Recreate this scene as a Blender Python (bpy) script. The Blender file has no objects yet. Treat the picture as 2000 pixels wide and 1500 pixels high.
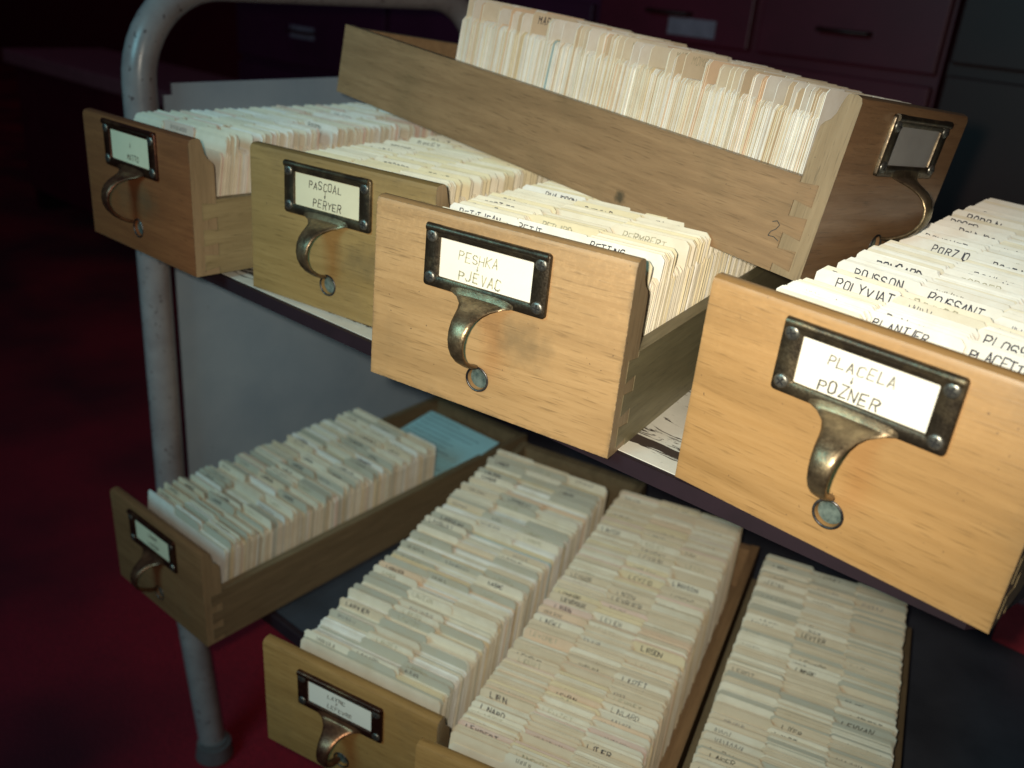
import bpy, bmesh, math, random
from mathutils import Matrix, Vector
rnd = random.Random(7)
S = bpy.context.scene
COL = S.collection

# ------------------------------------------------------------------ camera
CR = Matrix(((0.75496, -0.56977, -0.32465), (0.65049, 0.71340, 0.26062), (0.08311, -0.40794, 0.90922)))
CP = Vector((0.5107, -0.4142, 0.2501))
cd = bpy.data.cameras.new('camera'); cam = bpy.data.objects.new('camera', cd); COL.objects.link(cam)
m = Matrix.Identity(4)
for i in range(3):
    m[i][0] = CR[i][0]; m[i][1] = CR[i][2]; m[i][2] = -CR[i][1]; m[i][3] = CP[i]
cam.matrix_world = m
cd.sensor_width = 36; cd.lens = 1803.0 / 2000 * 36; cd.clip_start = 0.01; cd.clip_end = 100
cd.dof.use_dof = True; cd.dof.focus_distance = 0.56; cd.dof.aperture_fstop = 7.0
S.camera = cam
# ------------------------------------------------------------------ world, lamps, exposure
W = bpy.data.worlds.new('World'); S.world = W; W.use_nodes = True
bg = W.node_tree.nodes['Background']; bg.inputs[0].default_value = (0.50, 0.20, 0.42, 1); bg.inputs[1].default_value = 0.045
S.view_settings.view_transform = 'Standard'; S.view_settings.look = 'None'
S.view_settings.exposure = 0.0; S.view_settings.gamma = 1.0

def px_dir(x, y):
    return CR @ Vector(((x - 1000) / 1803.0, 1, -(y - 750) / 1803.0))
def aim(o, target):
    d = (Vector(target) - o.location).normalized()
    o.rotation_euler = d.to_track_quat('-Z', 'Y').to_euler()
def spot(name, loc, tgt, power, col, size, blend, rad):
    l = bpy.data.lights.new(name, 'SPOT'); l.energy = power; l.color = col
    l.spot_size = math.radians(size); l.spot_blend = blend; l.shadow_soft_size = rad
    o = bpy.data.objects.new(name, l); COL.objects.link(o); o.location = loc; aim(o, tgt); return o
flash_at = CP + CR @ Vector((-0.022, 0.0, 0.014))
spot('camera_flash', flash_at, CP + px_dir(1180, 680), 18.5, (1.0, 0.89, 0.72), 84, 1.0, 0.008)
def area(name, loc, tgt, power, col, size):
    l = bpy.data.lights.new(name, 'AREA'); l.energy = power; l.color = col; l.size = size
    o = bpy.data.objects.new(name, l); COL.objects.link(o); o.location = loc; aim(o, tgt); return o
area('cool_fill', (-0.15, -1.25, 0.75), (-0.25, 0.3, -0.35), 8.0, (0.34, 0.86, 1.0), 0.6)  # added cool fill to lift the lower left, not a lamp of the room

# ------------------------------------------------------------------ materials
def mat(name):
    m = bpy.data.materials.new(name); m.use_nodes = True
    nt = m.node_tree; return m, nt, nt.nodes['Principled BSDF']
def N(nt, t, **kw):
    n = nt.nodes.new(t)
    for k, v in kw.items(): setattr(n, k, v)
    return n
def ramp(nt, src, stops):
    r = N(nt, 'ShaderNodeValToRGB'); nt.links.new(src, r.inputs[0])
    e = r.color_ramp.elements
    while len(e) < len(stops): e.new(0.5)
    for i, (p, c) in enumerate(stops):
        e[i].position = p; e[i].color = c if len(c) == 4 else (*c, 1)
    return r.outputs[0]
def mapped(nt, scale, rnd_off=True, loc=(0, 0, 0)):
    tc = N(nt, 'ShaderNodeTexCoord'); mp = N(nt, 'ShaderNodeMapping')
    nt.links.new(tc.outputs['Object'], mp.inputs[0]); mp.inputs['Scale'].default_value = scale
    mp.inputs['Location'].default_value = loc
    if rnd_off:
        oi = N(nt, 'ShaderNodeObjectInfo'); ml = N(nt, 'ShaderNodeMath', operation='MULTIPLY')
        nt.links.new(oi.outputs['Random'], ml.inputs[0]); ml.inputs[1].default_value = 37.0
        ad = N(nt, 'ShaderNodeVectorMath', operation='ADD')
        nt.links.new(mp.outputs[0], ad.inputs[0]); nt.links.new(ml.outputs[0], ad.inputs[1])
        return ad.outputs[0]
    return mp.outputs[0]
def noise(nt, vec, scale, detail=4, rough=0.55, dist=0.0):
    n = N(nt, 'ShaderNodeTexNoise'); nt.links.new(vec, n.inputs['Vector'])
    n.inputs['Scale'].default_value = scale; n.inputs['Detail'].default_value = detail
    n.inputs['Roughness'].default_value = rough; n.inputs['Distortion'].default_value = dist
    return n.outputs['Fac']
def mixc(nt, fac, a, b, blend='MIX'):
    x = N(nt, 'ShaderNodeMix', data_type='RGBA', blend_type=blend)
    if isinstance(fac, float): x.inputs[0].default_value = fac
    else: nt.links.new(fac, x.inputs[0])
    for i, v in ((6, a), (7, b)):
        if isinstance(v, tuple): x.inputs[i].default_value = (*v, 1)
        else: nt.links.new(v, x.inputs[i])
    return x.outputs[2]
def math_(nt, op, a, b=None, clamp=False):
    x = N(nt, 'ShaderNodeMath', operation=op); x.use_clamp = clamp
    for i, v in ((0, a), (1, b)):
        if v is None: continue
        if isinstance(v, (int, float)): x.inputs[i].default_value = v
        else: nt.links.new(v, x.inputs[i])
    return x.outputs[0]
def bump(nt, b, h, strength, dist=0.001):
    n = N(nt, 'ShaderNodeBump'); n.inputs['Strength'].default_value = strength; n.inputs['Distance'].default_value = dist
    nt.links.new(h, n.inputs['Height']); nt.links.new(n.outputs[0], b.inputs['Normal'])

def wood(name, light, dark, axis, wear=0.0, smudge=None, rough=0.42, knot=None, coat=0.12):
    m, nt, b = mat(name)
    sc = [70, 70, 70]; sc[axis] = 5
    v = mapped(nt, tuple(sc)); g = noise(nt, v, 3.0, 5, 0.6, 0.6)
    sc2 = [22, 22, 22]; sc2[axis] = 2.2
    v2 = mapped(nt, tuple(sc2), loc=(3, 1, 2)); g2 = noise(nt, v2, 2.0, 3, 0.5, 1.0)
    c = mixc(nt, ramp(nt, g, [(0.3, (0, 0, 0)), (0.72, (1, 1, 1))]), dark, light)
    c = mixc(nt, ramp(nt, g2, [(0.42, (0, 0, 0)), (0.7, (0.5, 0.5, 0.5))]), c, tuple(x * 0.72 for x in dark))
    # fine dark pores
    sc3 = [900, 900, 900]; sc3[axis] = 60
    v3 = mapped(nt, tuple(sc3)); g3 = noise(nt, v3, 1.0, 2, 0.5)
    c = mixc(nt, ramp(nt, g3, [(0.58, (0, 0, 0)), (0.78, (0.65, 0.65, 0.65))]), c, tuple(x * 0.45 for x in dark))
    # knocks and ink specks
    vs = mapped(nt, (1, 1, 1)); sp = noise(nt, vs, 420, 1, 0.4)
    c = mixc(nt, ramp(nt, sp, [(0.78, (0, 0, 0)), (0.83, (0.8, 0.8, 0.8))]), c, (0.07, 0.045, 0.03))
    gr = noise(nt, vs, 14, 5, 0.65)
    c = mixc(nt, ramp(nt, gr, [(0.56, (0, 0, 0)), (0.8, (0.45, 0.45, 0.45))]), c, (0.17, 0.12, 0.06))
    if smudge:   # finger dirt beside the pull
        tc = N(nt, 'ShaderNodeTexCoord'); sb = N(nt, 'ShaderNodeVectorMath', operation='SUBTRACT')
        nt.links.new(tc.outputs['Object'], sb.inputs[0]); sb.inputs[1].default_value = (smudge[0], 0, smudge[1])
        ml = N(nt, 'ShaderNodeVectorMath', operation='MULTIPLY'); nt.links.new(sb.outputs[0], ml.inputs[0])
        ml.inputs[1].default_value = (1 / 0.030, 0, 1 / 0.017)
        ln = N(nt, 'ShaderNodeVectorMath', operation='LENGTH'); nt.links.new(ml.outputs[0], ln.inputs[0])
        f = math_(nt, 'ADD', ln.outputs[1], math_(nt, 'MULTIPLY', math_(nt, 'SUBTRACT', noise(nt, vs, 90, 4), 0.5), 1.6))
        c = mixc(nt, ramp(nt, f, [(0.1, (smudge[2],) * 3), (1.0, (0, 0, 0))]), c, (0.10, 0.08, 0.045))
    if knot:
        tc = N(nt, 'ShaderNodeTexCoord'); ds = N(nt, 'ShaderNodeVectorMath', operation='DISTANCE')
        nt.links.new(tc.outputs['Object'], ds.inputs[0]); ds.inputs[1].default_value = knot
        f = math_(nt, 'ADD', math_(nt, 'MULTIPLY', ds.outputs['Value'], 160.0), math_(nt, 'MULTIPLY', math_(nt, 'SUBTRACT', noise(nt, vs, 300, 3), 0.5), 1.2))
        c = mixc(nt, ramp(nt, f, [(0.3, (0.85, 0.85, 0.85)), (1.0, (0, 0, 0))]), c, (0.06, 0.05, 0.03))
    if wear > 0:
        bv = N(nt, 'ShaderNodeBevel'); bv.samples = 4; bv.inputs[0].default_value = 0.0012
        ge = N(nt, 'ShaderNodeNewGeometry'); dt = N(nt, 'ShaderNodeVectorMath', operation='DOT_PRODUCT')
        nt.links.new(bv.outputs[0], dt.inputs[0]); nt.links.new(ge.outputs['True Normal'], dt.inputs[1])
        e = math_(nt, 'MULTIPLY', math_(nt, 'SUBTRACT', 1.0, dt.outputs['Value']), 7.0, True)
        en = noise(nt, vs, 330, 4, 0.7)
        ed = math_(nt, 'MULTIPLY', e, ramp(nt, en, [(0.36, (0, 0, 0)), (0.56, (1, 1, 1))]))
        c = mixc(nt, math_(nt, 'MULTIPLY', ed, wear), c, (0.07, 0.055, 0.035))
        el = math_(nt, 'MULTIPLY', e, ramp(nt, en, [(0.36, (1, 1, 1)), (0.46, (0, 0, 0))]))
        c = mixc(nt, math_(nt, 'MULTIPLY', el, wear * .35), c, (0.70, 0.52, 0.32))
    if wear > 0:
        bv2 = N(nt, 'ShaderNodeBevel'); bv2.samples = 4; bv2.inputs[0].default_value = 0.006
        dt2 = N(nt, 'ShaderNodeVectorMath', operation='DOT_PRODUCT')
        nt.links.new(bv2.outputs[0], dt2.inputs[0]); nt.links.new(ge.outputs['True Normal'], dt2.inputs[1])
        e2 = math_(nt, 'MULTIPLY', math_(nt, 'SUBTRACT', 1.0, dt2.outputs['Value']), 4.0, True)
        gm = math_(nt, 'MULTIPLY', e2, ramp(nt, noise(nt, vs, 75, 6, 0.75), [(0.42, (0, 0, 0)), (0.62, (1, 1, 1))]))
        c = mixc(nt, math_(nt, 'MULTIPLY', gm, .75 * wear), c, (0.12, 0.09, 0.05))
    nt.links.new(c, b.inputs['Base Color'])
    b.inputs['Roughness'].default_value = rough
    nt.links.new(ramp(nt, g, [(0.2, (rough + 0.12,) * 3), (0.8, (rough - 0.06,) * 3)]), b.inputs['Roughness'])
    b.inputs['Coat Weight'].default_value = coat; b.inputs['Coat Roughness'].default_value = 0.3
    bump(nt, b, g3, 0.25, 0.0004)
    return m
HONEY, HONEYD = (0.62, 0.37, 0.16), (0.47, 0.25, 0.09)
TAN, TAND = (0.38, 0.245, 0.13), (0.27, 0.165, 0.082)
RUST, RUSTD = (0.29, 0.11, 0.042), (0.205, 0.07, 0.025)

def bronze(name, base, worn, amount):
    m, nt, b = mat(name); v = mapped(nt, (1, 1, 1))
    n = noise(nt, v, 60, 5, 0.65); n2 = noise(nt, v, 900, 2, 0.6)
    c = mixc(nt, ramp(nt, n, [(0.5 - amount, (0, 0, 0)), (0.78 - amount, (1, 1, 1))]), base, worn)
    nt.links.new(c, b.inputs['Base Color']); b.inputs['Metallic'].default_value = 0.85
    nt.links.new(ramp(nt, n2, [(0.3, (0.28,) * 3), (0.7, (0.5,) * 3)]), b.inputs['Roughness'])
    bump(nt, b, n2, 0.25, 0.0004); return m
M_plate = bronze('dark_bronze', (0.085, 0.068, 0.048), (0.26, 0.205, 0.12), 0.03)
M_plate_red = bronze('reddish_bronze', (0.075, 0.03, 0.02), (0.22, 0.11, 0.05), 0.0)
M_pull = bronze('worn_bronze', (0.14, 0.105, 0.065), (0.44, 0.34, 0.20), 0.10)
M_pull_red = bronze('worn_red_bronze', (0.13, 0.055, 0.035), (0.36, 0.19, 0.10), 0.10)
M_screw = bronze('screw_steel', (0.17, 0.17, 0.15), (0.36, 0.35, 0.30), 0.05)
M_slot, nt, b = mat('screw_recess'); b.inputs['Base Color'].default_value = (0.012, 0.012, 0.012, 1); b.inputs['Roughness'].default_value = 0.8
M_rod, nt, b = mat('rod_end_zinc'); v = mapped(nt, (1, 1, 1))
nt.links.new(ramp(nt, noise(nt, v, 130, 5, 0.7), [(0.35, (0.05, 0.08, 0.075)), (0.65, (0.24, 0.30, 0.26))]), b.inputs['Base Color'])
b.inputs['Metallic'].default_value = 0.4; b.inputs['Roughness'].default_value = 0.5
M_ring = bronze('hole_ring', (0.05, 0.05, 0.055), (0.28, 0.27, 0.26), 0.05)

def paper(name, rough=0.75):
    m, nt, b = mat(name)
    a = N(nt, 'ShaderNodeAttribute', attribute_name='tint')
    v = mapped(nt, (1, 1, 1), False); n = noise(nt, v, 55, 4, 0.6)
    c = mixc(nt, ramp(nt, n, [(0.4, (0, 0, 0)), (0.8, (0.35, 0.35, 0.35))]), a.outputs['Color'], (0.50, 0.40, 0.24))
    nt.links.new(c, b.inputs['Base Color']); b.inputs['Roughness'].default_value = rough
    b.inputs['Specular IOR Level'].default_value = 0.25
    return m
M_paper = paper('card_stock')
def plain(name, col, rough=0.6, var=0.15, scale=40):
    m, nt, b = mat(name); v = mapped(nt, (1, 1, 1)); n = noise(nt, v, scale, 4, 0.6)
    nt.links.new(ramp(nt, n, [(0.3, tuple(x * (1 - var) for x in col)), (0.7, tuple(min(1, x * (1 + var)) for x in col))]), b.inputs['Base Color'])
    b.inputs['Roughness'].default_value = rough; return m
M_label = plain('label_card', (0.84, 0.82, 0.72), 0.7, 0.03)
M_label_old = plain('label_card_old', (0.72, 0.68, 0.48), 0.7, 0.05)
M_label_grey = plain('label_card_grey', (0.26, 0.26, 0.25), 0.7, 0.08)
M_ink = plain('black_ink', (0.025, 0.025, 0.045), 0.6, 0.1)
M_pencil = plain('faded_ink', (0.46, 0.43, 0.30), 0.8, 0.3, 300)
M_greyink = plain('grey_ink', (0.065, 0.06, 0.05), 0.8, 0.35, 300)
M_blueprint = plain('blue_form_card', (0.40, 0.74, 0.82), 0.7, 0.05)
M_blueink = plain('form_ink', (0.05, 0.10, 0.16), 0.7, 0.2, 300)

M_cart, nt, b = mat('painted_steel'); v = mapped(nt, (1, 1, 1), False)
n1 = noise(nt, v, 9, 5, 0.6); c = ramp(nt, n1, [(0.35, (0.29, 0.37, 0.45)), (0.7, (0.37, 0.45, 0.52))])
c = mixc(nt, ramp(nt, noise(nt, v, 210, 2, 0.5), [(0.74, (0, 0, 0)), (0.78, (0.8, 0.8, 0.8))]), c, (0.09, 0.07, 0.06))
nt.links.new(c, b.inputs['Base Color']); b.inputs['Roughness'].default_value = 0.45
bump(nt, b, noise(nt, v, 300, 2), 0.1, 0.0005)
M_shelf, nt, b = mat('chipped_shelf_paint'); v = mapped(nt, (14, 60, 40), False)
ch = noise(nt, v, 1.8, 8, 0.72, 1.2)
tc = N(nt, 'ShaderNodeTexCoord'); sx = N(nt, 'ShaderNodeSeparateXYZ'); nt.links.new(tc.outputs['Object'], sx.inputs[0])
band = ramp(nt, math_(nt, 'MULTIPLY', sx.outputs[1], 10.0), [(0.10, (0, 0, 0)), (0.22, (0.20, 0.20, 0.20)), (0.30, (0.20, 0.20, 0.20)), (0.5, (0.04, 0.04, 0.04))])
f = math_(nt, 'ADD', ch, band)
v9 = mapped(nt, (1, 1, 1), False)
cw = ramp(nt, noise(nt, v9, 30, 5, 0.6), [(0.3, (0.58, 0.57, 0.50)), (0.7, (0.74, 0.72, 0.64))])
c = mixc(nt, ramp(nt, f, [(0.63, (0, 0, 0)), (0.66, (1, 1, 1))]), cw, (0.05, 0.035, 0.03))
nt.links.new(c, b.inputs['Base Color']); b.inputs['Roughness'].default_value = 0.5
M_lower = plain('dark_grey_shelf_paint', (0.05, 0.058, 0.075), 0.5, 0.3, 12)
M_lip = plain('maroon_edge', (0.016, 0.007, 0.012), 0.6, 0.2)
M_tube, nt, b = mat('tube_paint'); v = mapped(nt, (1, 1, 1), False)
c = ramp(nt, noise(nt, v, 25, 5, 0.6), [(0.3, (0.23, 0.20, 0.20)), (0.7, (0.33, 0.30, 0.295))])
c = mixc(nt, ramp(nt, noise(nt, v, 160, 3, 0.6), [(0.64, (0, 0, 0)), (0.67, (0.9, 0.9, 0.9))]), c, (0.07, 0.04, 0.04))
c = mixc(nt, ramp(nt, noise(nt, v, 38, 6, 0.7), [(0.66, (0, 0, 0)), (0.68, (1, 1, 1))]), c, (0.10, 0.05, 0.035))
nt.links.new(c, b.inputs['Base Color']); b.inputs['Roughness'].default_value = 0.28
M_rubber = plain('grey_rubber', (0.14, 0.12, 0.12), 0.6)
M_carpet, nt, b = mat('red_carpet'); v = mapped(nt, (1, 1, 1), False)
nn = noise(nt, v, 2.4, 3, 0.5); n3 = noise(nt, v, 220, 3, 0.7)  # large soft blotches paint the red glow patches into the carpet colour
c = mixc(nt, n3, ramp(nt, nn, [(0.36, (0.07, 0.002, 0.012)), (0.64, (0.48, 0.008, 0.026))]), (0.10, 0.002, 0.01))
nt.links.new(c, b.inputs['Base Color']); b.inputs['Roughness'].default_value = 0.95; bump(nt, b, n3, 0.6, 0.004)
M_wall = plain('dark_wall', (0.16, 0.01, 0.025), 0.9)
M_cab1 = plain('plum_enamel', (0.055, 0.008, 0.035), 0.5, 0.2, 6)
M_cab2 = plain('dark_red_enamel', (0.095, 0.008, 0.022), 0.45, 0.2, 6)
M_cab3 = plain('brown_black_enamel', (0.026, 0.005, 0.005), 0.5, 0.2, 6)
M_grey = plain('grey_label', (0.24, 0.21, 0.27), 0.7)
M_redbox = plain('red_cloth', (0.34, 0.02, 0.03), 0.6, 0.2)
M_pink = plain('pale_edge', (0.30, 0.13, 0.15), 0.5)

# ------------------------------------------------------------------ helpers
def tag(o, label=None, cat=None, group=None, kind=None):
    if label: o['label'] = label
    if cat: o['category'] = cat
    if group: o['group'] = group
    if kind: o['kind'] = kind
    return o
def empty(name, mw, label, cat, group=None):
    o = bpy.data.objects.new(name, None); COL.objects.link(o); o.matrix_world = mw; o.empty_display_size = 0.03
    return tag(o, label, cat, group)
def link(name, me, parent=None, mw=None):
    o = bpy.data.objects.new(name, me); COL.objects.link(o)
    if parent: o.parent = parent
    if mw is not None: o.matrix_local = mw
    return o
def mesh(name, bm, *mats, smooth=None):
    bmesh.ops.recalc_face_normals(bm, faces=bm.faces)
    me = bpy.data.meshes.new(name); bm.to_mesh(me); bm.free()
    for m in mats: me.materials.append(m)
    if smooth is not None:
        me.polygons.foreach_set('use_smooth', [True] * len(me.polygons))
        me.set_sharp_from_angle(angle=math.radians(smooth))
    return me
def box(bm, x0, y0, z0, x1, y1, z1, mi=0, bev=0.0):
    r = bmesh.ops.create_cube(bm, size=1.0)
    bmesh.ops.scale(bm, vec=(x1 - x0, y1 - y0, z1 - z0), verts=r['verts'])
    bmesh.ops.translate(bm, vec=((x0 + x1) / 2, (y0 + y1) / 2, (z0 + z1) / 2), verts=r['verts'])
    fs = {f for v in r['verts'] for f in v.link_faces}
    for f in fs: f.material_index = mi
    if bev:
        es = list({e for v in r['verts'] for e in v.link_edges})
        bmesh.ops.bevel(bm, geom=es, offset=bev, segments=2, affect='EDGES', profile=0.5)
def extrude_poly(bm, pts, axis, a, b, mi=0):
    """closed outline in the two other axes, extruded along `axis` from a to b"""
    def P(p, t):
        q = [p[0], p[1]]; q.insert(axis, t); return q
    v0 = [bm.verts.new(P(p, a)) for p in pts]; v1 = [bm.verts.new(P(p, b)) for p in pts]
    n = len(pts); fs = [bm.faces.new(v0), bm.faces.new(v1[::-1])]
    for i in range(n): fs.append(bm.faces.new((v0[i], v0[(i + 1) % n], v1[(i + 1) % n], v1[i])))
    for f in fs: f.material_index = mi
    return v0, v1
def tube(bm, path, r, seg=20, cap=True):
    rings = []; up = None
    for i, p in enumerate(path):
        p = Vector(p); a = Vector(path[max(i - 1, 0)]); c = Vector(path[min(i + 1, len(path) - 1)])
        t = (c - a).normalized()
        if up is None: up = t.orthogonal().normalized()
        up = (up - t * up.dot(t)).normalized(); s = t.cross(up)
        rings.append([bm.verts.new(p + (up * math.cos(2 * math.pi * k / seg) + s * math.sin(2 * math.pi * k / seg)) * r) for k in range(seg)])
    for A, B in zip(rings, rings[1:]):
        for k in range(seg): bm.faces.new((A[k], A[(k + 1) % seg], B[(k + 1) % seg], B[k]))
    if cap: bm.faces.new(rings[0]); bm.faces.new(rings[-1][::-1])
def Rz(a): return Matrix.Rotation(a, 4, 'Z')
def Rx(a): return Matrix.Rotation(a, 4, 'X')
def Ry(a): return Matrix.Rotation(a, 4, 'Y')
def T(*v): return Matrix.Translation(v)

# ------------------------------------------------------------------ handwriting: pen strokes
GL = {'A': '00 26 40|12 32', 'B': '00 06 36 45 44 33 03|33 42 41 30 00', 'C': '45 36 16 05 01 10 30 41', 'D': '00 06 26 44 42 20 00',
 'E': '46 06 00 40|03 33', 'F': '46 06 00|03 33', 'G': '45 36 16 05 01 10 30 41 43 23', 'H': '00 06|40 46|03 43', 'I': '20 26',
 'J': '46 41 30 10 01', 'K': '00 06|46 03 40', 'L': '06 00 40', 'M': '00 06 23 46 40', 'N': '00 06 40 46', 'O': '16 05 01 10 30 41 45 36 16',
 'P': '00 06 36 45 44 33 03', 'Q': '16 05 01 10 30 41 45 36 16|22 40', 'R': '00 06 36 45 44 33 03|23 40', 'S': '45 36 16 05 04 13 33 42 41 30 10 01',
 'T': '06 46|26 20', 'U': '06 01 10 30 41 46', 'V': '06 20 46', 'W': '06 10 23 30 46', 'X': '00 46|06 40', 'Y': '06 23 46|23 20', 'Z': '06 46 00 40',
 '>': '26 20|12 20 32', '+': '03 43|25 21', '.': '20 21', '-': '03 43'}
def write(bm, text, x, z, h, pen, y=0.0, slant=0.08, r=rnd, track=1.0):
    """capitals drawn as flat ribbons facing -y; returns end x"""
    u = h / 6.0
    for ch in text:
        if ch == ' ': x += u * 4.2; continue
        g = GL.get(ch)
        if not g: x += u * 3; continue
        jx, jz, js = r.uniform(-.3, .3) * u, r.uniform(-.45, .45) * u, r.uniform(.86, 1.12)
        for st in g.split('|'):
            pts = []
            for p in st.split():
                a, b = int(p[0]) * .86 + r.uniform(-.25, .25), int(p[1]) * js + r.uniform(-.25, .25)
                pts.append(Vector((x + jx + a * u + b * u * slant, z + jz + b * u)))
            for a, b in zip(pts, pts[1:]):
                d = b - a
                if d.length < 1e-6: continue
                d.normalize(); n = Vector((-d.y, d.x)) * pen * .5 * r.uniform(.8, 1.2); e = d * pen * .4
                q = [a - e + n, a - e - n, b + e - n, b + e + n]
                bm.faces.new([bm.verts.new((w.x, y, w.y)) for w in q])
        wd = 1.2 if ch in 'I.' else 4.0
        x += u * (wd + 1.35) * track
    return x
def text_width(text, h): return sum(h / 6 * (4.2 if c == ' ' else (2.55 if c in 'I.' else 5.35)) for c in text) - h / 6

# ------------------------------------------------------------------ the setting
FLOOR = -0.78
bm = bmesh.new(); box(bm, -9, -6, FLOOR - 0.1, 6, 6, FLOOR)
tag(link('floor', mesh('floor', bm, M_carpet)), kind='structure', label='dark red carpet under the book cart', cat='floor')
bm = bmesh.new(); box(bm, -9, 3.4, FLOOR, 6, 3.5, 2.2); box(bm, -9.1, -6, FLOOR, -9.003, 3.5, 2.2)
tag(link('wall', mesh('wall', bm, M_wall)), kind='structure', label='unlit dark wall behind the cabinets', cat='wall')

# cabinets behind the cart
def cabinet(x0, x1, y, depth, body, fronts, label, labs, rows):
    e = empty('filing_cabinet', T(x0, y, FLOOR), label, 'filing cabinet', 'enamelled filing cabinets behind the cart')
    bm = bmesh.new(); box(bm, 0, 0.004, 0, x1 - x0, depth, 1.55)
    link('cabinet_body', mesh('cabinet_body', bm, body), e)
    for (c0, c1) in fronts:
        for (z0, z1) in rows:
            bm = bmesh.new(); box(bm, c0 - x0 + .006, -0.018, z0 - FLOOR + .006, c1 - x0 - .006, 0.003, z1 - FLOOR - .006, bev=.003)
            d = link('drawer_front', mesh('drawer_front', bm, body), e)
            bm = bmesh.new(); cx = (c0 + c1) / 2 - x0; zz_ = z0 - FLOOR + (z1 - z0) * .38
            tube(bm, [(cx - .05, -.019, zz_), (cx - .05, -.042, zz_), (cx, -.046, zz_), (cx + .05, -.042, zz_), (cx + .05, -.019, zz_)], .005, 8)
            link('handle', mesh('handle', bm, M_cab3, smooth=60), d)
            for (lx, lz, w, h) in labs:
                if c0 < lx < c1 and z0 < lz < z1:
                    bm = bmesh.new(); box(bm, lx - w / 2 - x0, -0.0215, lz - h / 2 - FLOOR, lx + w / 2 - x0, -0.0182, lz + h / 2 - FLOOR)
                    link('drawer_label', mesh('drawer_label', bm, M_grey), d)
ROWS = [(-.72, -.45), (-.44, -.16), (-.15, .145), (.155, .45)]
cabinet(-2.31, -.86, 1.5, .45, M_cab1, [(-2.31, -1.58), (-1.57, -.86)], 'dark plum filing cabinet behind the left end of the cart', [(-1.955, .02, .115, .035)], [(-.72, -.44), (-.43, -.095), (-.085, .2), (.21, .5)])
cabinet(-.85, -.06, 1.5, .45, M_cab2, [(-.85, -.45), (-.44, -.06)], 'dark red filing cabinet with a grey label, behind the raised drawer', [(-.594, .168, .118, .036)], [(-.72, -.45), (-.44, -.16), (-.15, .12), (.13, .3), (.31, .5)])
cabinet(-.05, 1.25, 1.5, .45, M_cab3, [(-.05, .6), (.61, 1.25)], 'brownish black filing cabinet at the far right background', [], ROWS)
# low bench with a pale edge, far left
e = empty('low_bench', T(-3.35, 1.15, FLOOR), 'low dark red bench with a pale pinkish top edge, left behind the cart frame', 'bench')
bm = bmesh.new(); box(bm, 0, 0, .55, 1.55, .4, .60, bev=.006); link('bench_top', mesh('bench_top', bm, M_pink), e)
bm = bmesh.new(); box(bm, .03, .03, .08, 1.52, .38, .549); link('bench_panel', mesh('bench_panel', bm, M_cab2), e)
for lx in (.05, 1.44):
    bm = bmesh.new(); box(bm, lx, .04, 0, lx + .06, .36, .079); link('bench_foot', mesh('bench_foot', bm, M_cab3), e)

# ------------------------------------------------------------------ the cart
LZ = -0.4066
cart = empty('book_cart', T(-.43, .10, FLOOR), 'grey painted steel book cart with bent tube ends and two shelves', 'cart')
def cp(o): o.matrix_local = cart.matrix_world.inverted(); return o
def endframe(x):
    z1, r = .21, .10
    lean = lambda z: (1 if x < 0 else -1) * .062 * max(0, (LZ - .03 - z) / (LZ - .03 - FLOOR))
    zz = [FLOOR + .022, -.70, -.58, -.46, LZ - .03, -.3, 0, z1 - r]
    path = [(x + lean(z), .10, z) for z in zz]
    path += [(x, .10 + r - r * math.cos(a), z1 - r + r * math.sin(a)) for a in [math.pi / 2 * k / 12 for k in range(1, 13)]]
    path += [(x, .62 - r + r * math.sin(a), z1 - r + r * math.cos(a)) for a in [math.pi / 2 * k / 12 for k in range(0, 13)]]
    path += [(x + lean(z), .62, z) for z in zz[::-1][1:]]
    bm = bmesh.new(); tube(bm, path, .0175); cp(link('end_frame', mesh('end_frame', bm, M_tube, smooth=40), cart))
    for y in (.10, .62):
        bm = bmesh.new(); bmesh.ops.create_cone(bm, cap_ends=True, segments=24, radius1=.026, radius2=.022, depth=.03, matrix=T(x + lean(FLOOR), y, FLOOR + .0152))
        bmesh.ops.bevel(bm, geom=[e for e in bm.edges if e.is_boundary is False and abs(e.verts[0].co.z - e.verts[1].co.z) < 1e-6], offset=.004, segments=2, affect='EDGES')
        cp(link('rubber_foot', mesh('rubber_foot', bm, M_rubber, smooth=40), cart))
    bm = bmesh.new()
    extrude_poly(bm, [(.126, -.45), (.594, -.45), (.594, .112), (.136, .110), (.136, .098), (.126, .098)], 0, x - .0015, x + .0015)
    cp(link('end_panel', mesh('end_panel', bm, M_cart), cart))
    for y in (.1205, .5995):
        for z in (-.38, -.02, .07):
            bm = bmesh.new(); box(bm, x - .003, y - .0065, z - .008, x + .003, y + .0065, z + .008); br = cp(link('panel_bracket', mesh('panel_bracket', bm, M_tube), cart))
            bm = bmesh.new(); bmesh.ops.create_uvsphere(bm, u_segments=10, v_segments=6, radius=.0035, matrix=T(x + (.003 if x < 0 else -.003), y, z)); b_ = link('bolt', mesh('bolt', bm, M_screw, smooth=60), br)
endframe(-.43); endframe(.64)
def SH(y0):   # front outline of the upper shelf, left corner rounded
    o = .004 - y0
    return [(-.40 - o + (.115 + o) * (1 - math.cos(a)), .125 - (.121 + o) * math.sin(a)) for a in [math.pi / 2 * k / 10 for k in range(11)]] + [(.458 + o, y0), (.464 + o, .012 - o), (.490 + o, .150 - o), (.61, .165 - o)]
bm = bmesh.new(); extrude_poly(bm, SH(.004) + [(.61, .60), (-.40, .60)], 2, -.011, -.0012); cp(link('upper_shelf', mesh('upper_shelf', bm, M_shelf), cart))
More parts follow.
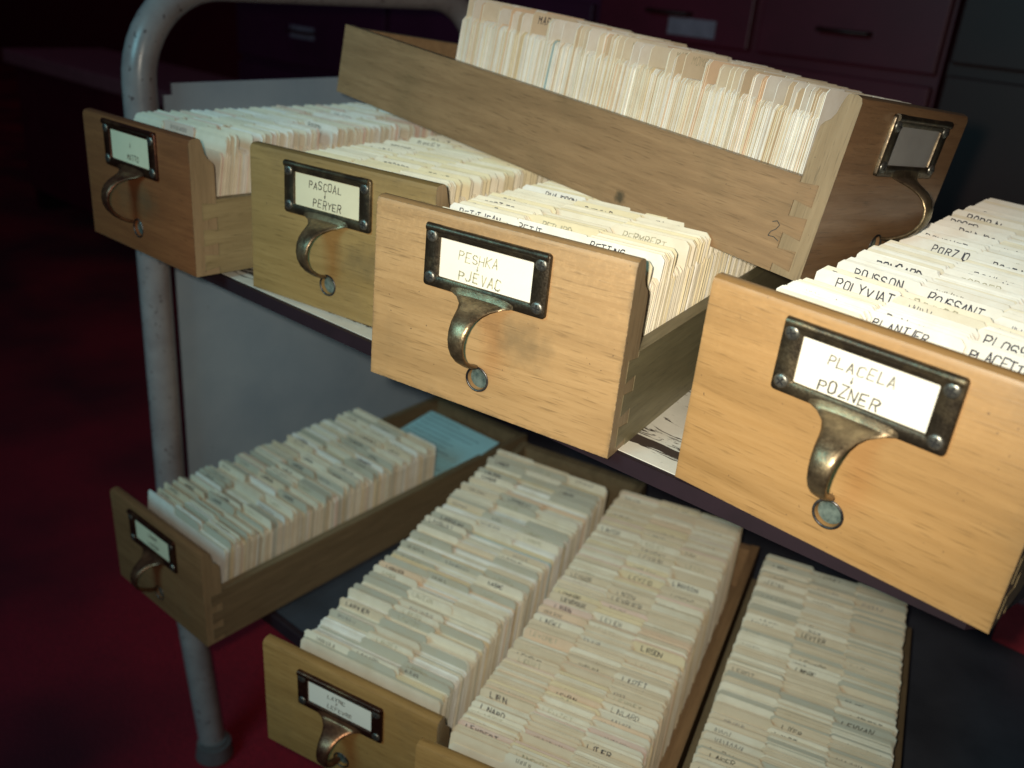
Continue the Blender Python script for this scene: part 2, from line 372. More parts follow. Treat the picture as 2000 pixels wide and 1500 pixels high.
bm = bmesh.new(); a_, b_ = SH(.0), SH(.0038); extrude_poly(bm, a_ + b_[::-1], 2, -.012, -.0016); cp(link('upper_shelf_edge', mesh('upper_shelf_edge', bm, M_lip), cart))
bm = bmesh.new(); box(bm, -.427, .074, LZ - .018, .637, .74, LZ - .002); cp(link('lower_shelf', mesh('lower_shelf', bm, M_lower), cart))
bm = bmesh.new(); box(bm, -.40, .066, LZ - .019, .61, .0738, LZ - .0026, bev=.001); cp(link('lower_shelf_edge', mesh('lower_shelf_edge', bm, M_lip), cart))

# ------------------------------------------------------------------ drawers
PW, PH = .0861, .0383
def screw_mesh():
    bm = bmesh.new(); rings = []; prof = [(.0039, 0), (.0038, .0007), (.0033, .0012), (.0022, .0015), (0.0006, .0016)]
    for r, h in prof: rings.append([bm.verts.new((r * math.cos(k * math.pi / 8), -h, r * math.sin(k * math.pi / 8))) for k in range(16)])
    for A, B in zip(rings, rings[1:]):
        for k in range(16): bm.faces.new((A[k], A[(k + 1) % 16], B[(k + 1) % 16], B[k]))
    bm.faces.new(rings[-1])
    box(bm, -.0023, -.0018, -.00045, .0023, -.0010, .00045, 1); box(bm, -.00045, -.00183, -.0023, .00045, -.0010, .0023, 1)
    return mesh('screw', bm, M_screw, M_slot, smooth=40)
ME_screw = screw_mesh()
def rrect(x0, z0, x1, z1, r, n=4):
    out = []
    for cx, cz, a0 in ((x1 - r, z1 - r, 0), (x0 + r, z1 - r, 90), (x0 + r, z0 + r, 180), (x1 - r, z0 + r, 270)):
        for k in range(n + 1):
            a = math.radians(a0 + 90 * k / n); out.append((cx + r * math.cos(a), cz + r * math.sin(a)))
    return out
def holder_mesh(mp, mh):
    """cast label plate with its window and the bowed finger pull below; origin at the plate's lower left, front towards -y"""
    bm = bmesh.new()
    o = rrect(0, 0, PW, PH, .0022); i = rrect(.0105, .0072, PW - .0105, PH - .0068, .0007)
    th = .0026
    def loop(pts, y): return [bm.verts.new((p[0], y, p[1])) for p in pts]
    os_ = rrect(.0006, .0006, PW - .0006, PH - .0006, .0018); is_ = rrect(.0101, .0068, PW - .0101, PH - .0064, .0008)
    L = [loop(o, 0), loop(o, -th + .0006), loop(os_, -th), loop(is_, -th), loop(i, -th + .0005), loop(i, 0)]
    for A, B in zip(L, L[1:]):
        n = len(A)
        for k in range(n): bm.faces.new((A[k], A[(k + 1) % n], B[(k + 1) % n], B[k]))
    # rolled bead along the top edge, thicker at the two ends
    n = 10; prev = None
    for x in (.0012, .004, .0105, .012, PW - .012, PW - .0105, PW - .004, PW - .0012):
        rr = .0022 if .011 < x < PW - .011 else .0026
        ring = [bm.verts.new((x, -.0022 + rr * math.cos(a) * .9, PH - .0019 + rr * math.sin(a))) for a in [2 * math.pi * k / n for k in range(n)]]
        if prev:
            for k in range(n): bm.faces.new((prev[k], prev[(k + 1) % n], ring[(k + 1) % n], ring[k]))
        else: bm.faces.new(ring)
        prev = ring
    bm.faces.new(prev[::-1])
    # pull: (drop below the plate, stand-off, half width, thickness)
    prof = [(-.0050, .0018, .0235, .0016), (-.0012, .0024, .0230, .0022), (.0000, .0030, .0200, .0026), (.0008, .0042, .0165, .0029), (.0016, .0062, .0142, .0031), (.0025, .0090, .0112, .0033), (.0042, .0138, .0088, .0035), (.0064, .0184, .0075, .0037),
            (.0095, .0222, .0068, .0038), (.0140, .0250, .0061, .0038), (.0190, .0260, .0056, .0037), (.0240, .0254, .0052, .0036), (.0290, .0230, .0048, .0034),
            (.0335, .0190, .0044, .0032), (.0370, .0140, .0041, .0030), (.0395, .0092, .0038, .0028), (.0408, .0055, .0034, .0026), (.0412, .0030, .0022, .0018)]
    cx = PW * .5; rings = []; f0 = len(bm.faces)
    for k, (v, d, hw, t) in enumerate(prof):
        a = prof[max(k - 1, 0)]; c = prof[min(k + 1, len(prof) - 1)]
        tv, td = c[0] - a[0], c[1] - a[1]; l = math.hypot(tv, td); nv, nd = -td / l, tv / l   # outward normal in (v, d)
        ring = []
        M_ = 14
        for q in range(M_):
            ang = 2 * math.pi * q / M_
            u = hw * math.copysign(abs(math.cos(ang)) ** .75, math.cos(ang)); w = t * .5 * math.copysign(abs(math.sin(ang)) ** .8, math.sin(ang))
            ring.append(bm.verts.new((cx + u, -(d + w * nd), -(v + w * nv))))
        rings.append(ring)
    bm.faces.ensure_lookup_table()
    for A, B in zip(rings, rings[1:]):
        n = len(A)
        for k in range(n):
            f = bm.faces.new((A[k], A[(k + 1) % n], B[(k + 1) % n], B[k])); f.material_index = 1
    bm.faces.new(rings[0]); f = bm.faces.new(rings[-1][::-1]); f.material_index = 1
    return mesh('label_holder', bm, mp, mh, smooth=50)

def label_card(parent, pu, pv, lines, pencil, stock, slot=.0009):
    w, h = PW - .0206, PH - .0138
    bm = bmesh.new(); box(bm, pu + .0103, -slot, pv + .0070, pu + .0103 + w, -slot + .0004, pv + .0070 + h)
    lc = link('label_card', mesh('label_card', bm, stock), parent)
    r = random.Random(len(lines) * 7 + int(pu * 1e5)); bm = bmesh.new()
    for txt, cx, z, hh, pen in lines:
        write(bm, txt, pu + .0103 + w * cx - text_width(txt, hh) / 2, pv + .0070 + h * z, hh, pen, -slot - .00015, .12, r)
    if lines: link('handwriting', mesh('handwriting', bm, pencil), lc)

def front_mesh(W_, H_, edge_r, hu, hv, m):
    prof = [(0, 0), (0, H_ - .004), (.0012, H_ - .0012), (.004, H_), (.0080, H_), (.0100, H_ - .001), (.0112, H_ - .004), (.0120, H_ * .94), (.0132, H_ * .89), (.0155, H_ * .855), (.0185, H_ * .835), (.0205, H_ * .81), (.021, H_ * .77), (.021, .0)]
    bm = bmesh.new(); extrude_poly(bm, prof, 0, 0.0, W_)
    bm.normal_update()
    es = [e for e in bm.edges if all(abs(v.co.y) < 1e-7 for v in e.verts) and abs(e.verts[0].co.x - e.verts[1].co.x) < 1e-7]
    es += [e for e in bm.edges if all(abs(v.co.y) < 1e-7 and abs(v.co.z) < 1e-7 for v in e.verts)]
    bmesh.ops.bevel(bm, geom=es, offset=edge_r, segments=4, affect='EDGES', profile=.5, clamp_overlap=True)
    me = mesh('front_board', bm, m, M_end, smooth=35)
    for q in me.polygons:
        if abs(q.normal.x) > .97: q.material_index = 1
    # the rod hole
    o = bpy.data.objects.new('tmp_board', me); COL.objects.link(o)
    bm = bmesh.new(); bmesh.ops.create_cone(bm, cap_ends=True, segments=36, radius1=.0072, radius2=.0072, depth=.012, matrix=T(hu, 0, hv) @ Rx(math.pi / 2))
    c = bpy.data.objects.new('tmp_cut', mesh('tmp_cut', bm)); COL.objects.link(c)
    md = o.modifiers.new('b', 'BOOLEAN'); md.object = c; md.operation = 'DIFFERENCE'; md.solver = 'EXACT'
    me2 = bpy.data.meshes.new_from_object(o.evaluated_get(bpy.context.evaluated_depsgraph_get()))
    bpy.data.objects.remove(o); bpy.data.objects.remove(c)
    me2.name = 'front_board'
    me2.polygons.foreach_set('use_smooth', [True] * len(me2.polygons)); me2.set_sharp_from_angle(angle=math.radians(35))
    return me2

def side_pts(L_, S_):
    p = [(L_, 0), (L_, S_), (.0212, S_)]
    for z0, z1 in ((S_ - .016, S_ - .002), (S_ - .037, S_ - .023), (.004, .017)):
        if z0 < z1: p += [(.0212, z1 - .0015), (.0085, z1), (.0085, z0), (.0212, z0 + .0015)]
    p.append((.0212, 0)); return p

HOLE_U, HOLE_V = .0847, .0209
def make_drawer(name_label, mw, W_, H_, pu, pv, wf, ws, mp, mh, edge_r, lines, pencil, stock, L_=.51, S_=.0609, hole=True, hu=None, slot=.0009):
    d = empty('catalogue_drawer', mw, name_label, 'card drawer', 'wooden card catalogue drawers on the cart')
    hu = hu or pu + .0435
    link('front_board', front_mesh(W_, H_, edge_r, hu, HOLE_V, wf), d)
    for s in (0, 1):
        bm = bmesh.new(); a, b = ((-.0003, .0087) if s == 0 else (W_ - .0087, W_ + .0003))
        extrude_poly(bm, side_pts(L_, S_), 0, a, b); link('side_board', mesh('side_board', bm, ws), d)
    bm = bmesh.new(); box(bm, .0088, L_ - .012, .0012, W_ - .0088, L_ - .001, S_ - .001); link('back_board', mesh('back_board', bm, ws), d)
    bm = bmesh.new(); box(bm, .0089, .0214, .003, W_ - .0089, L_ - .0122, .0065); link('bottom_board', mesh('bottom_board', bm, ws), d)
    h = link('label_holder', holder_mesh(mp, mh), d, T(pu, -.0001, pv))
    for sx in (.0052, PW - .0052):
        for sz in (.0060, PH - .0068):
            link('screw', ME_screw, h, T(sx, -.0024, sz) @ Ry(rnd.uniform(0, 1.5)))
    label_card(d, pu, pv, lines, pencil, stock, slot)
    # rod: ring set in the board and the rod's recessed end
    bm = bmesh.new(); rings = []
    for k in range(36):
        a = 2 * math.pi * k / 36
        rings.append([bm.verts.new((hu + (.0076 + .0007 * math.cos(b)) * math.cos(a), -.0001 - .0007 * math.sin(b), HOLE_V + (.0076 + .0007 * math.cos(b)) * math.sin(a))) for b in [2 * math.pi * q / 8 for q in range(8)]])
    for k in range(36):
        A, B = rings[k], rings[(k + 1) % 36]
        for q in range(8): bm.faces.new((A[q], A[(q + 1) % 8], B[(q + 1) % 8], B[q]))
    link('hole_ring', mesh('hole_ring', bm, M_ring, smooth=60), d)
    bm = bmesh.new(); bmesh.ops.create_cone(bm, cap_ends=True, segments=32, radius1=.0066, radius2=.0066, depth=.004, matrix=T(hu, .0042, HOLE_V) @ Rx(math.pi / 2))
    bmesh.ops.bevel(bm, geom=[e for e in bm.edges if abs(e.verts[0].co.y - e.verts[1].co.y) < 1e-6], offset=.0008, segments=2, affect='EDGES')
    link('rod_end', mesh('rod_end', bm, M_rod, smooth=40), d)
    return d

def frame(x, y, z, a, t=0, r=0): return T(x, y, z) @ Rz(a) @ Rx(t) @ Ry(r)
F = {}
F['A'] = (frame(-.3076, -.0215, 0, -.0315, -.0069, -.0224), .1759, .1090, .0412, .0681)
F['B'] = (frame(-.0987, .0034, 0, .1096, -.0149, -.0068), .1819, .1145, .0393, .0697)
F['C'] = (frame(.0881, -.0360, 0, .1496, -.0086, .0108), .1767, .1184, .0400, .0719)
F['D'] = (frame(.3019, .0002, 0, -.0377, .0298, .0291), .1705, .1192, .0434, .0743)
F['E'] = (frame(-.3458, -.0143, LZ, .0095, .0211, .0005), .1697, .1128, .040, .0690)
F['F'] = (frame(-.0333, -.0413, LZ, .2406, .0559, .0244), .1749, .1184, .0381, .0678)
F['G'] = (frame(.1470, -.0350, LZ, .285), .1760, .1184, .0410, .0690)
F['H'] = (frame(.3400, -.0500, LZ, .285), .1680, .1184, .0400, .0690)
F['T'] = (frame(.2988, .1249, .0887, 1.4677, .0835, .1006), .1656, .1133, .0465, .0686)

wf = {'A': wood('front_wood_red', RUST, RUSTD, 0, .5, (.10, .045, .4)), 'B': wood('front_wood_olive', (.355, .24, .095), (.27, .175, .06), 0, .5, (.115, .045, .5)),
      'C': wood('front_wood_pale', (.50, .315, .148), (.395, .235, .098), 0, 1.0, (.110, .052, .5)), 'D': wood('front_wood_honey', (.455, .27, .112), (.375, .21, .075), 0, .55, None, .36),
      'E': wood('front_wood_brown', (.26, .135, .06), (.19, .09, .037), 0, .3), 'F': wood('front_wood_amber', (.40, .24, .085), (.30, .165, .05), 0, .3),
      'T': wood('front_wood_tan', (.27, .16, .08), (.19, .105, .05), 0, .4)}
wf['G'] = wf['H'] = wf['F']
M_side = wood('side_wood_grey', (.34, .275, .145), (.25, .195, .095), 1, .35, None, .5)
M_side_olive = wood('side_wood_olive', (.235, .205, .115), (.165, .14, .075), 1, .35, None, .5)
M_end = wood('end_grain', (.34, .25, .145), (.26, .185, .10), 2, .4, None, .5)
M_side_knot = wood('side_wood_knot', TAN, TAND, 1, .35, None, .4, (0, .151, .0075))
M_side_tan = wood('side_wood_tan', TAN, TAND, 1, .35, None, .4)
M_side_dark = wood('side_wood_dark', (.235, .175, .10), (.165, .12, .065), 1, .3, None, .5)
LAB = {
 'A': ('reddish brown card drawer, leftmost on the upper shelf', [('>', .5, .55, .004, .0005), ('MATTO', .55, .12, .0045, .0006)], M_greyink, M_label_old, M_side),
 'B': ('olive tan card drawer second from left on the upper shelf', [('PASCOAL', .47, .62, .0054, .0007), ('>', .47, .40, .0042, .0006), ('PERYER', .5, .08, .0054, .0007)], M_greyink, M_label_old, M_side),
 'C': ('scuffed pale card drawer at the centre with a dirt smudge beside its pull', [('PESHKA', .42, .56, .0054, .0007), ('>', .42, .40, .0030, .0006), ('PJEVAC', .45, .08, .0058, .0009)], M_pencil, M_label, M_side_olive),
 'D': ('honey coloured card drawer nearest the camera, at the right end of the upper shelf', [('PLACELA', .47, .60, .0054, .0006), ('>', .42, .40, .0034, .0006), ('POZNER', .42, .06, .0058, .0008)], M_greyink, M_label, M_side),
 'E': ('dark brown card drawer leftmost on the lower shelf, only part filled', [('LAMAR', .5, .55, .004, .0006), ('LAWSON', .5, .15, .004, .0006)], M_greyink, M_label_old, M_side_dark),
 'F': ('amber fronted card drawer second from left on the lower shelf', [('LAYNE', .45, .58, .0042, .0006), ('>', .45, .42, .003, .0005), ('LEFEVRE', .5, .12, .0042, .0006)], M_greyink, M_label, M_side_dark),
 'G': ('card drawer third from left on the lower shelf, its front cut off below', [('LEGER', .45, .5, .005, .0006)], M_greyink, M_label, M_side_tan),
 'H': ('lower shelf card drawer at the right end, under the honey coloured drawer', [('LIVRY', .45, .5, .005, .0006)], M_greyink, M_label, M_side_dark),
 'T': ('tan card drawer lying crosswise on top of the others', [], M_greyink, M_label_grey, M_side_knot)}
red = {'A', 'E', 'F'}
er = {'A': .0055, 'B': .005, 'C': .0022, 'D': .0028, 'T': .006}
DR = {}
for k in 'ABCDEFGHT':
    mw, w, h, pu, pv = F[k]; lb, lines, pen, stock, ws = LAB[k]
    DR[k] = make_drawer(lb, mw, w, h, pu, pv, wf[k], ws, M_plate_red if k in red else M_plate, M_pull_red if k in ('A', 'E', 'F') else M_pull, er.get(k, .004), lines, pen, stock)

# ------------------------------------------------------------------ cards
WHITE, CREAM, YEL, BLUE, PINK, OLIVE, BUFF, SALM = (.84, .83, .77), (.80, .75, .61), (.77, .66, .44), (.40, .60, .66), (.76, .59, .50), (.52, .51, .42), (.72, .62, .46), (.78, .60, .43)
def tinted(me, cols):
    a = me.attributes.new('tint', 'FLOAT_COLOR', 'FACE')
    a.data.foreach_set('color', [c for col in cols for c in (*col, 1.0)])
def outline(w, h, tab, tabh):
    r = .0028; a, b = tab; p = [(0, 0), (w, 0)]
    if b < w - .002: p += [(w, h - .004), (w - .0035, h), (b + .0022, h), (b, h + .002)]
    p += [(b, h + tabh - r), (b - r, h + tabh), (a + r, h + tabh), (a, h + tabh - r)]
    if a > .002: p += [(a, h + .002), (a - .0022, h), (.0035, h), (0, h - .004)]
    return p
SUF = 'LIN NET RIER TIER RET MEL VAN SSON CHET LAT NARD BERT DIN GER KOS MAN NEAU QUET ROT SAC TOV VEL ZAN RIN DEL CARD LLOT MBERT NDRE PPE RSON SKI UZET VIER YER ZIO GUE DOUX BIN LARD'.split()
USED = set()
def invent(pre, r):
    while True:
        t = r.choice(pre) + r.choice(SUF)
        if t not in USED: USED.add(t); return t
REST = dict(v=[], f=[], c=[], m=[])
CNAME = {}
def fill(k, y0, y1, n_guides, lean, body_pal, guide_pal, pre, where, own=None, seed=1, h=.086, tabh=.0145, z0=.0072, blank_front=False, hw=.0048, pen=.00055, stuff_label='', tabs=.4, steps=.0008, single=True, faint=.2, colw=(1, 1, 1), scrib=.35, jit=.0007):
    mw, W_, H_, pu, pv = F[k]; r = random.Random(seed)
    w = {'T': W_ - .018, 'C': .1580}.get(k, .1475); xb = .0092
    cols3 = [(0, w * .355), (w * .325, w * .675), (w * .645, w)]
    own = own or []
    base = [c for c, _ in guide_pal]; wts = [q for _, q in guide_pal]
    G = []
    for o_ in own: G.append((o_['y'], o_['col'], o_))
    n = n_guides - len(own)
    for i in range(n):
        for tr in range(30):
            y = y0 + .001 + (y1 - y0 - .001) * (i + r.uniform(.05, .95)) / n; c = r.choices((0, 1, 2), colw)[0]
            if all(not (o_['col'] == c and -.016 < y - o_['y'] < .003) for o_ in own): break
        else: continue
        G.append((y, c, None))
    G.sort(key=lambda g: g[0])
    if blank_front: G[0] = (y0 + .0008, 0, None)
    def lean_at(y): return lean[0] + (lean[1] - lean[0]) * (y - y0) / (y1 - y0) + .010 * math.sin(y * 90 + seed)
    cache = {}; clear = []
    for i, (y, c, spec) in enumerate(G):
        col = WHITE if spec or (blank_front and i == 0) else r.choices(base, wts)[0]
        clear.append((c, y - (.013 if spec else r.choice((.001, .002, .003, .005, .008))), y))
        dz = 0 if spec else r.uniform(-.0014, .0012)
        M_ = mw @ T(xb + r.uniform(-.0006, .0012), y, z0 + dz) @ Rx(-lean_at(y)) @ Rz(r.uniform(-.006, .006))
        word = spec['t'] if spec else invent(pre, r)
        x = spec['x'] if spec and 'x' in spec else cols3[c][0] + .005 + r.uniform(0, .008)
        bm = bmesh.new()
        if not (blank_front and i == 0):
            write(bm, word, x, h + tabh - hw - .0024 + r.uniform(-.0007, .0007), hw * r.uniform(.86, 1.1), pen * (1.15 if spec else r.uniform(.8, 1.4)), -.00018, r.uniform(-.02, .24), r, r.uniform(.86, 1.08))
        if not single:     # past the first three hundred guide cards
            b0 = len(REST['v']); bm.verts.index_update()
            p = outline(w - .001, h, (cols3[c][0], cols3[c][1] - .001), tabh); nn = len(p)
            REST['v'] += [tuple(M_ @ Vector((a, q, b))) for q in (0, .0005) for a, b in p]
            REST['f'] += [tuple(range(b0, b0 + nn)), tuple(range(b0 + 2 * nn - 1, b0 + nn - 1, -1))] + [(b0 + q, b0 + nn + q, b0 + nn + (q + 1) % nn, b0 + (q + 1) % nn) for q in range(nn)]
            REST['c'] += [col] * (nn + 2); REST['m'] += [0] * (nn + 2)
            b0 = len(REST['v']); REST['v'] += [tuple(M_ @ v.co) for v in bm.verts]
            for f in bm.faces: REST['f'].append(tuple(b0 + v.index for v in f.verts)); REST['c'].append((0, 0, 0)); REST['m'].append(1)
            bm.free(); continue
        key = (c, col)
        if key not in cache:
            b2 = bmesh.new(); extrude_poly(b2, outline(w - .001, h, (cols3[c][0], cols3[c][1] - .001), tabh), 1, 0, .0005)
            me = mesh('guide_card', b2, M_paper); tinted(me, [col] * len(me.polygons)); cache[key] = me
        o = bpy.data.objects.new('guide_card', cache[key]); COL.objects.link(o); o.matrix_world = M_
        q = (y - y0) / (y1 - y0); pos = 'at the front' if q < .12 else 'near the front' if q < .36 else 'midway' if q < .66 else 'near the back'
        if spec: lab = spec['l']
        elif blank_front and i == 0: lab = 'blank white guide card standing first behind the front board of the ' + where
        else: lab = '%s card lettered %s, %s tab, %s in %s' % (CNAME[col], word, ('left', 'middle', 'right')[c], pos, where)
        tag(o, lab, 'index card', 'guide cards in the ' + where)
        if len(bm.faces): link('handwriting', mesh('handwriting', bm, M_pencil if not spec and r.random() < faint else M_ink), o)
        else: bm.free()
    # the plain cards and blank tabs between them: uncountable
    vs, fs, cols = [], [], []
    y = y0 + .0004; gi = [g[0] for g in G]; pb = [c for c, _ in body_pal]; pw = [q for _, q in body_pal]
    run = 0; cur = pb[0]; step = 0
    while y < y1:
        if any(abs(y - g) < .0006 for g in gi): y += .0007; continue
        if run <= 0:
            cur = r.choices(pb, pw)[0]; run = r.choice((1, 1, 2, 3, 5, 9)) if cur not in (BLUE, PINK) else 1; step = r.uniform(-steps, steps)
        run -= 1; t = r.uniform(.00028, .00055); hh = h + step + r.uniform(-jit, jit) - (.004 if r.random() < .02 else 0); a = lean_at(y); dx = r.uniform(-.0009, .0009)
        if r.random() < .05: dx += r.choice((-1, 1)) * r.uniform(.0005, .0011)
        out = [(0, 0), (w - .0014, 0), (w - .0014, hh - .0022), (w - .0036, hh), (.0022, hh), (0, hh - .0022)]
        tb = False
        if r.random() < tabs * .5:
            c = r.choices((0, 1, 2), colw)[0]
            if not any(c == cc and q0 < y < q1 for cc, q0, q1 in clear):
                out = outline(w - .0014, h, (cols3[c][0], cols3[c][1] - .0014), tabh - abs(r.gauss(0, .0016))); tb = True
        ca, sa = math.cos(a), math.sin(a); b0 = len(vs); nn = len(out)
        for yy in (0, t):
            for (px, pz) in out: vs.append((xb + dx + px, y + yy * ca + pz * sa, z0 + pz * ca - yy * sa))
        fs.append(tuple(range(b0, b0 + nn))); fs.append(tuple(range(b0 + 2 * nn - 1, b0 + nn - 1, -1)))
        for q in range(nn): fs.append((b0 + q, b0 + nn + q, b0 + nn + (q + 1) % nn, b0 + (q + 1) % nn))
        br = r.uniform(.88, 1.04); src = r.choices(base, wts)[0] if tb else cur
        cols += [tuple(min(.88, v * br) for v in src)] * (nn + 2)
        if tb and r.random() < scrib:      # a half hidden line of writing on the tab
            px, pz, dk = cols3[c][0] + r.uniform(.005, .014), 0, r.uniform(.03, .22)
            pz = max(q[1] for q in out) - r.uniform(.0026, .0042)
            for g in range(r.randint(4, 8)):
                for k_ in range(2):
                    x0_ = px + k_ * r.uniform(.0008, .0018); b0 = len(vs); tp = r.uniform(.0002, .0012); sl = r.uniform(-.0010, .0016)
                    for (qx, qz) in ((x0_, pz - .003), (x0_ + .0005, pz - .003), (x0_ + .0005 + sl, pz + tp), (x0_ + sl, pz + tp)):
                        vs.append((xb + dx + qx, y - .00016 * ca + qz * sa, z0 + qz * ca))
                    fs.append((b0, b0 + 1, b0 + 2, b0 + 3)); cols.append((dk, dk, dk * 1.15))
                px += r.uniform(.0026, .0042)
        y += t + r.choice((.00012, .0002, .0002, .0005))
    me = bpy.data.meshes.new('index_cards'); me.from_pydata(vs, [], fs); me.materials.append(M_paper)
    bmx = bmesh.new(); bmx.from_mesh(me); bmesh.ops.recalc_face_normals(bmx, faces=bmx.faces); bmx.to_mesh(me); bmx.free()
    tinted(me, cols)
    o = link('index_cards', me); o.matrix_world = mw
    tag(o, stuff_label, 'index cards', None, 'stuff')

CNAME.update({WHITE: 'white', CREAM: 'cream', YEL: 'yellow', BLUE: 'pale blue', PINK: 'pinkish', OLIVE: 'olive grey', BUFF: 'buff', SALM: 'salmon'})
STRAW = (.78, .70, .48); CNAME[STRAW] = 'straw'
PD, PC, PL, PG, PT = ['PO', 'POU', 'PON', 'POR', 'POI'], ['PE', 'PET', 'PER', 'PI', 'PHI'], ['LA', 'LAN', 'LAU', 'LAR'], ['LE', 'LI', 'LEV', 'LIN'], ['MA', 'ME', 'MO', 'MAR']
HD = 'honey coloured drawer'
own_D = [dict(y=.042, col=1, x=.052, t='PLANTIER', l='guide card lettered PLANTIER, half hidden behind its drawer front'),
 dict(y=.044, col=2, x=.101, t='PLACETTE', l='guide card lettered PLACETTE, right end of the front row in the honey coloured drawer'),
 dict(y=.066, col=2, x=.100, t='PLOSSET', l='white guide card with big letters PLOSS at the right edge of the picture'),
 dict(y=.084, col=0, x=.013, t='POLYVIATION', l='white guide card lettered POLYVIATION, frontmost long word on the left tabs'),
 dict(y=.110, col=0, x=.011, t='POISSON', l='white guide card lettered POISSON, on a left tab of the honey coloured drawer'),
 dict(y=.106, col=1, x=.057, t='POISSANT', l='white guide card lettered POISSANT, on a middle tab of the honey coloured drawer'),
 dict(y=.206, col=0, x=.021, t='PORZIO', l='white guide card lettered PORZIO, on a left tab of the honey coloured drawer'),
 dict(y=.206, col=1, x=.061, t='PORTILLO', l='white guide card lettered PORTILLO, on a middle tab of the honey coloured drawer'),
 dict(y=.266, col=0, x=.018, t='POULIOS', l='white guide card lettered POULIOS, left tab far back in the honey coloured drawer')]
own_C = [dict(y=.050, col=0, x=.008, t='PETITJEAN', l='guide card lettered PETITJEAN just above the top edge of the scuffed centre drawer'),
 dict(y=.050, col=1, x=.054, t='PETIT', l='guide card lettered PETIT just above the top edge of the scuffed centre drawer'),
 dict(y=.048, col=2, x=.107, t='PETTING', l='guide card lettered PETTING at the right end of the centre drawer front row'),
 dict(y=.145, col=0, x=.020, t='PHILIPPON', l='guide card lettered PHILIPPON, close under the crosswise drawer')]
MIX = [(WHITE, 5), (CREAM, 6), (YEL, 2), (BLUE, .35), (PINK, .15)]
fill('D', .024, .385, 54, (.22, .18), [(WHITE, 7), (CREAM, 4)], [(WHITE, 8), (CREAM, 3)], PD, HD, own_D, 3, pen=.0006, hw=.0050, tabs=1.3, stuff_label='white index cards packed between the guide cards of the honey coloured drawer')
fill('C', .024, .46, 54, (.16, .12), [(CREAM, 6), (WHITE, 4), (YEL, 2)], [(CREAM, 6), (STRAW, 4)], PC, 'scuffed centre drawer', own_C, 4, hw=.0046, tabs=1.5, faint=.45, stuff_label='cream index cards packed in the scuffed pale drawer at the centre')
fill('B', .024, .46, 34, (.15, .11), [(CREAM, 6), (WHITE, 3), (YEL, 2), (BLUE, .2)], [(CREAM, 6), (STRAW, 4)], PC, 'olive tan drawer', None, 5, tabs=1.5, single=False, stuff_label='cream index cards packed in the olive tan drawer second from left')
fill('A', .026, .46, 28, (.15, .12), MIX, [(CREAM, 5), (WHITE, 3), (PINK, 1.2)], PC, 'reddish brown drawer', None, 6, tabs=1.4, single=False, stuff_label='index cards with white edges packed in the reddish brown drawer at upper left')
fill('T', .0235, .360, 34, (.03, .0), [(WHITE, 9), (CREAM, 4), (YEL, 1.8), (BLUE, .25)], [(BUFF, 2), (CREAM, 4), (SALM, 1), (WHITE, 3)], PT, 'crosswise top drawer', None, 7, scrib=.1, blank_front=True, h=.089, tabh=.0155, faint=.85, tabs=1.2, colw=(1.2, 2, 2), stuff_label='index cards with bright white and yellow edges in the crosswise drawer on top')
fill('E', .026, .335, 34, (.13, .08), MIX + [(OLIVE, 1.2)], [(CREAM, 4), (WHITE, 2), (BUFF, 1.5), (OLIVE, 3), (PINK, .3)], PL, 'part filled lower drawer', None, 8, blank_front=True, tabs=.9, tabh=.0095, jit=.0013, hw=.0042, stuff_label='index cards with white and bluish edges in the part filled lower drawer')
fill('F', .024, .405, 26, (.18, .12), MIX + [(OLIVE, 1.5), (SALM, .8)], [(CREAM, 4), (SALM, 1), (OLIVE, 4), (BUFF, 1)], PL, 'amber fronted drawer', None, 9, faint=.5, tabs=.3, steps=.0018, jit=.0016, tabh=.0095, hw=.0042, stuff_label='striped index cards packed in the amber fronted lower drawer')
fill('G', .024, .465, 56, (.18, .14), [(CREAM, 6), (WHITE, 4), (YEL, 2)], [(CREAM, 3), (BUFF, 4), (YEL, 1), (PINK, .7), (SALM, .3)], PG, 'third lower drawer', None, 10, tabs=1.7, tabh=.0115, faint=.35, steps=.0012, stuff_label='buff index cards packed in the third lower drawer, whose front is cut off')
fill('H', .024, .490, 36, (.18, .14), [(CREAM, 5), (WHITE, 4), (OLIVE, 1)], [(BUFF, 3), (OLIVE, 2), (CREAM, 3)], PG, 'right end lower drawer', None, 11, tabs=1.6, single=False, steps=.0014, tabh=.0105, stuff_label='dim greyish index cards packed in the lower drawer at the right end')
me = bpy.data.meshes.new('guide_cards'); me.from_pydata(REST['v'], [], REST['f']); me.materials.append(M_paper); me.materials.append(M_greyink)
me.polygons.foreach_set('material_index', REST['m']); tinted(me, REST['c'])
tag(link('guide_cards', me), 'tabbed guide cards in the two upper left drawers and the right end lower drawer', 'guide cards', None, 'stuff')

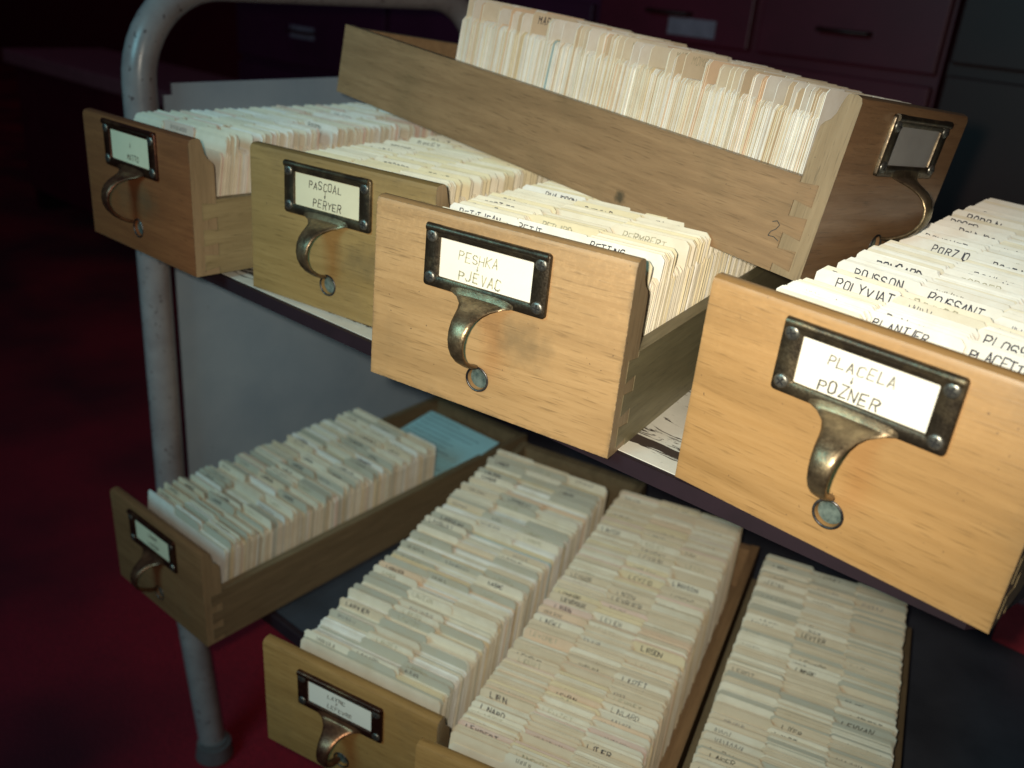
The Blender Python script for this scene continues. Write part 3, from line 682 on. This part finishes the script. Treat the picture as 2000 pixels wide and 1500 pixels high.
# two blue form cards lying back inside the part filled drawer
def form_card(loc, ang, label, n):
    e = empty('form_card', F['E'][0] @ T(*loc) @ Rx(ang), label, 'index card')
    bm = bmesh.new(); box(bm, 0, 0, 0, .128, .075, .0005); link('card_sheet', mesh('card_sheet', bm, M_blueprint), e)
    r = random.Random(n)
    for i in range(7):
        y = .066 - i * .0095
        bm = bmesh.new(); box(bm, .006, y, .00055, .006 + r.uniform(.05, .112), y + .0009, .00062); link('printed_line', mesh('printed_line', bm, M_blueink), e)
form_card((.036, .382, .0555), .13, 'pale blue printed card topmost behind the part filled lower drawer\'s cards', 1)
form_card((.034, .378, .0515), .12, 'pale blue printed card second in the loose pile of blue cards', 3)
form_card((.038, .384, .0475), .14, 'pale blue printed card third in the loose pile of blue cards', 4)
form_card((.033, .340, .043), .10, 'pale blue printed card lying nearer, half under the pile of blue cards', 2)
form_card((.036, .330, .038), .12, 'pale blue printed card undermost and nearest, below the other blue cards', 5)

# pencil scribble on the crosswise drawer's side
bm = bmesh.new(); pts = [(0, .008), (.003, .0095), (.0055, .0075), (.004, .0045), (.001, .002), (0, -.001), (.004, -.0005), (.008, -.002)]
for a, b in zip(pts, pts[1:]):
    a, b = Vector(a), Vector(b); d = (b - a).normalized(); n_ = Vector((-d.y, d.x)) * .0003
    bm.faces.new([bm.verts.new((v.x, 0, v.y)) for v in (a + n_, a - n_, b - n_, b + n_)])
sb = next(c for c in DR['T'].children if c.name.startswith('side_board'))
link('pencil_mark', mesh('pencil_mark', bm, M_greyink), sb, T(-.0006, .030, .0215) @ Rz(-math.pi / 2))

# red box at the right picture edge
e = empty('red_box', T(.416, .63, LZ - .0019), 'low red box just visible beside the honey coloured drawer at the right picture edge', 'box')
bm = bmesh.new(); box(bm, 0, 0, 0, .16, .10, .060, bev=.002); link('box_body', mesh('box_body', bm, M_redbox), e)
bm = bmesh.new(); box(bm, -.001, -.001, .0603, .161, .101, .066, bev=.001); link('box_lid', mesh('box_lid', bm, M_pink), e)
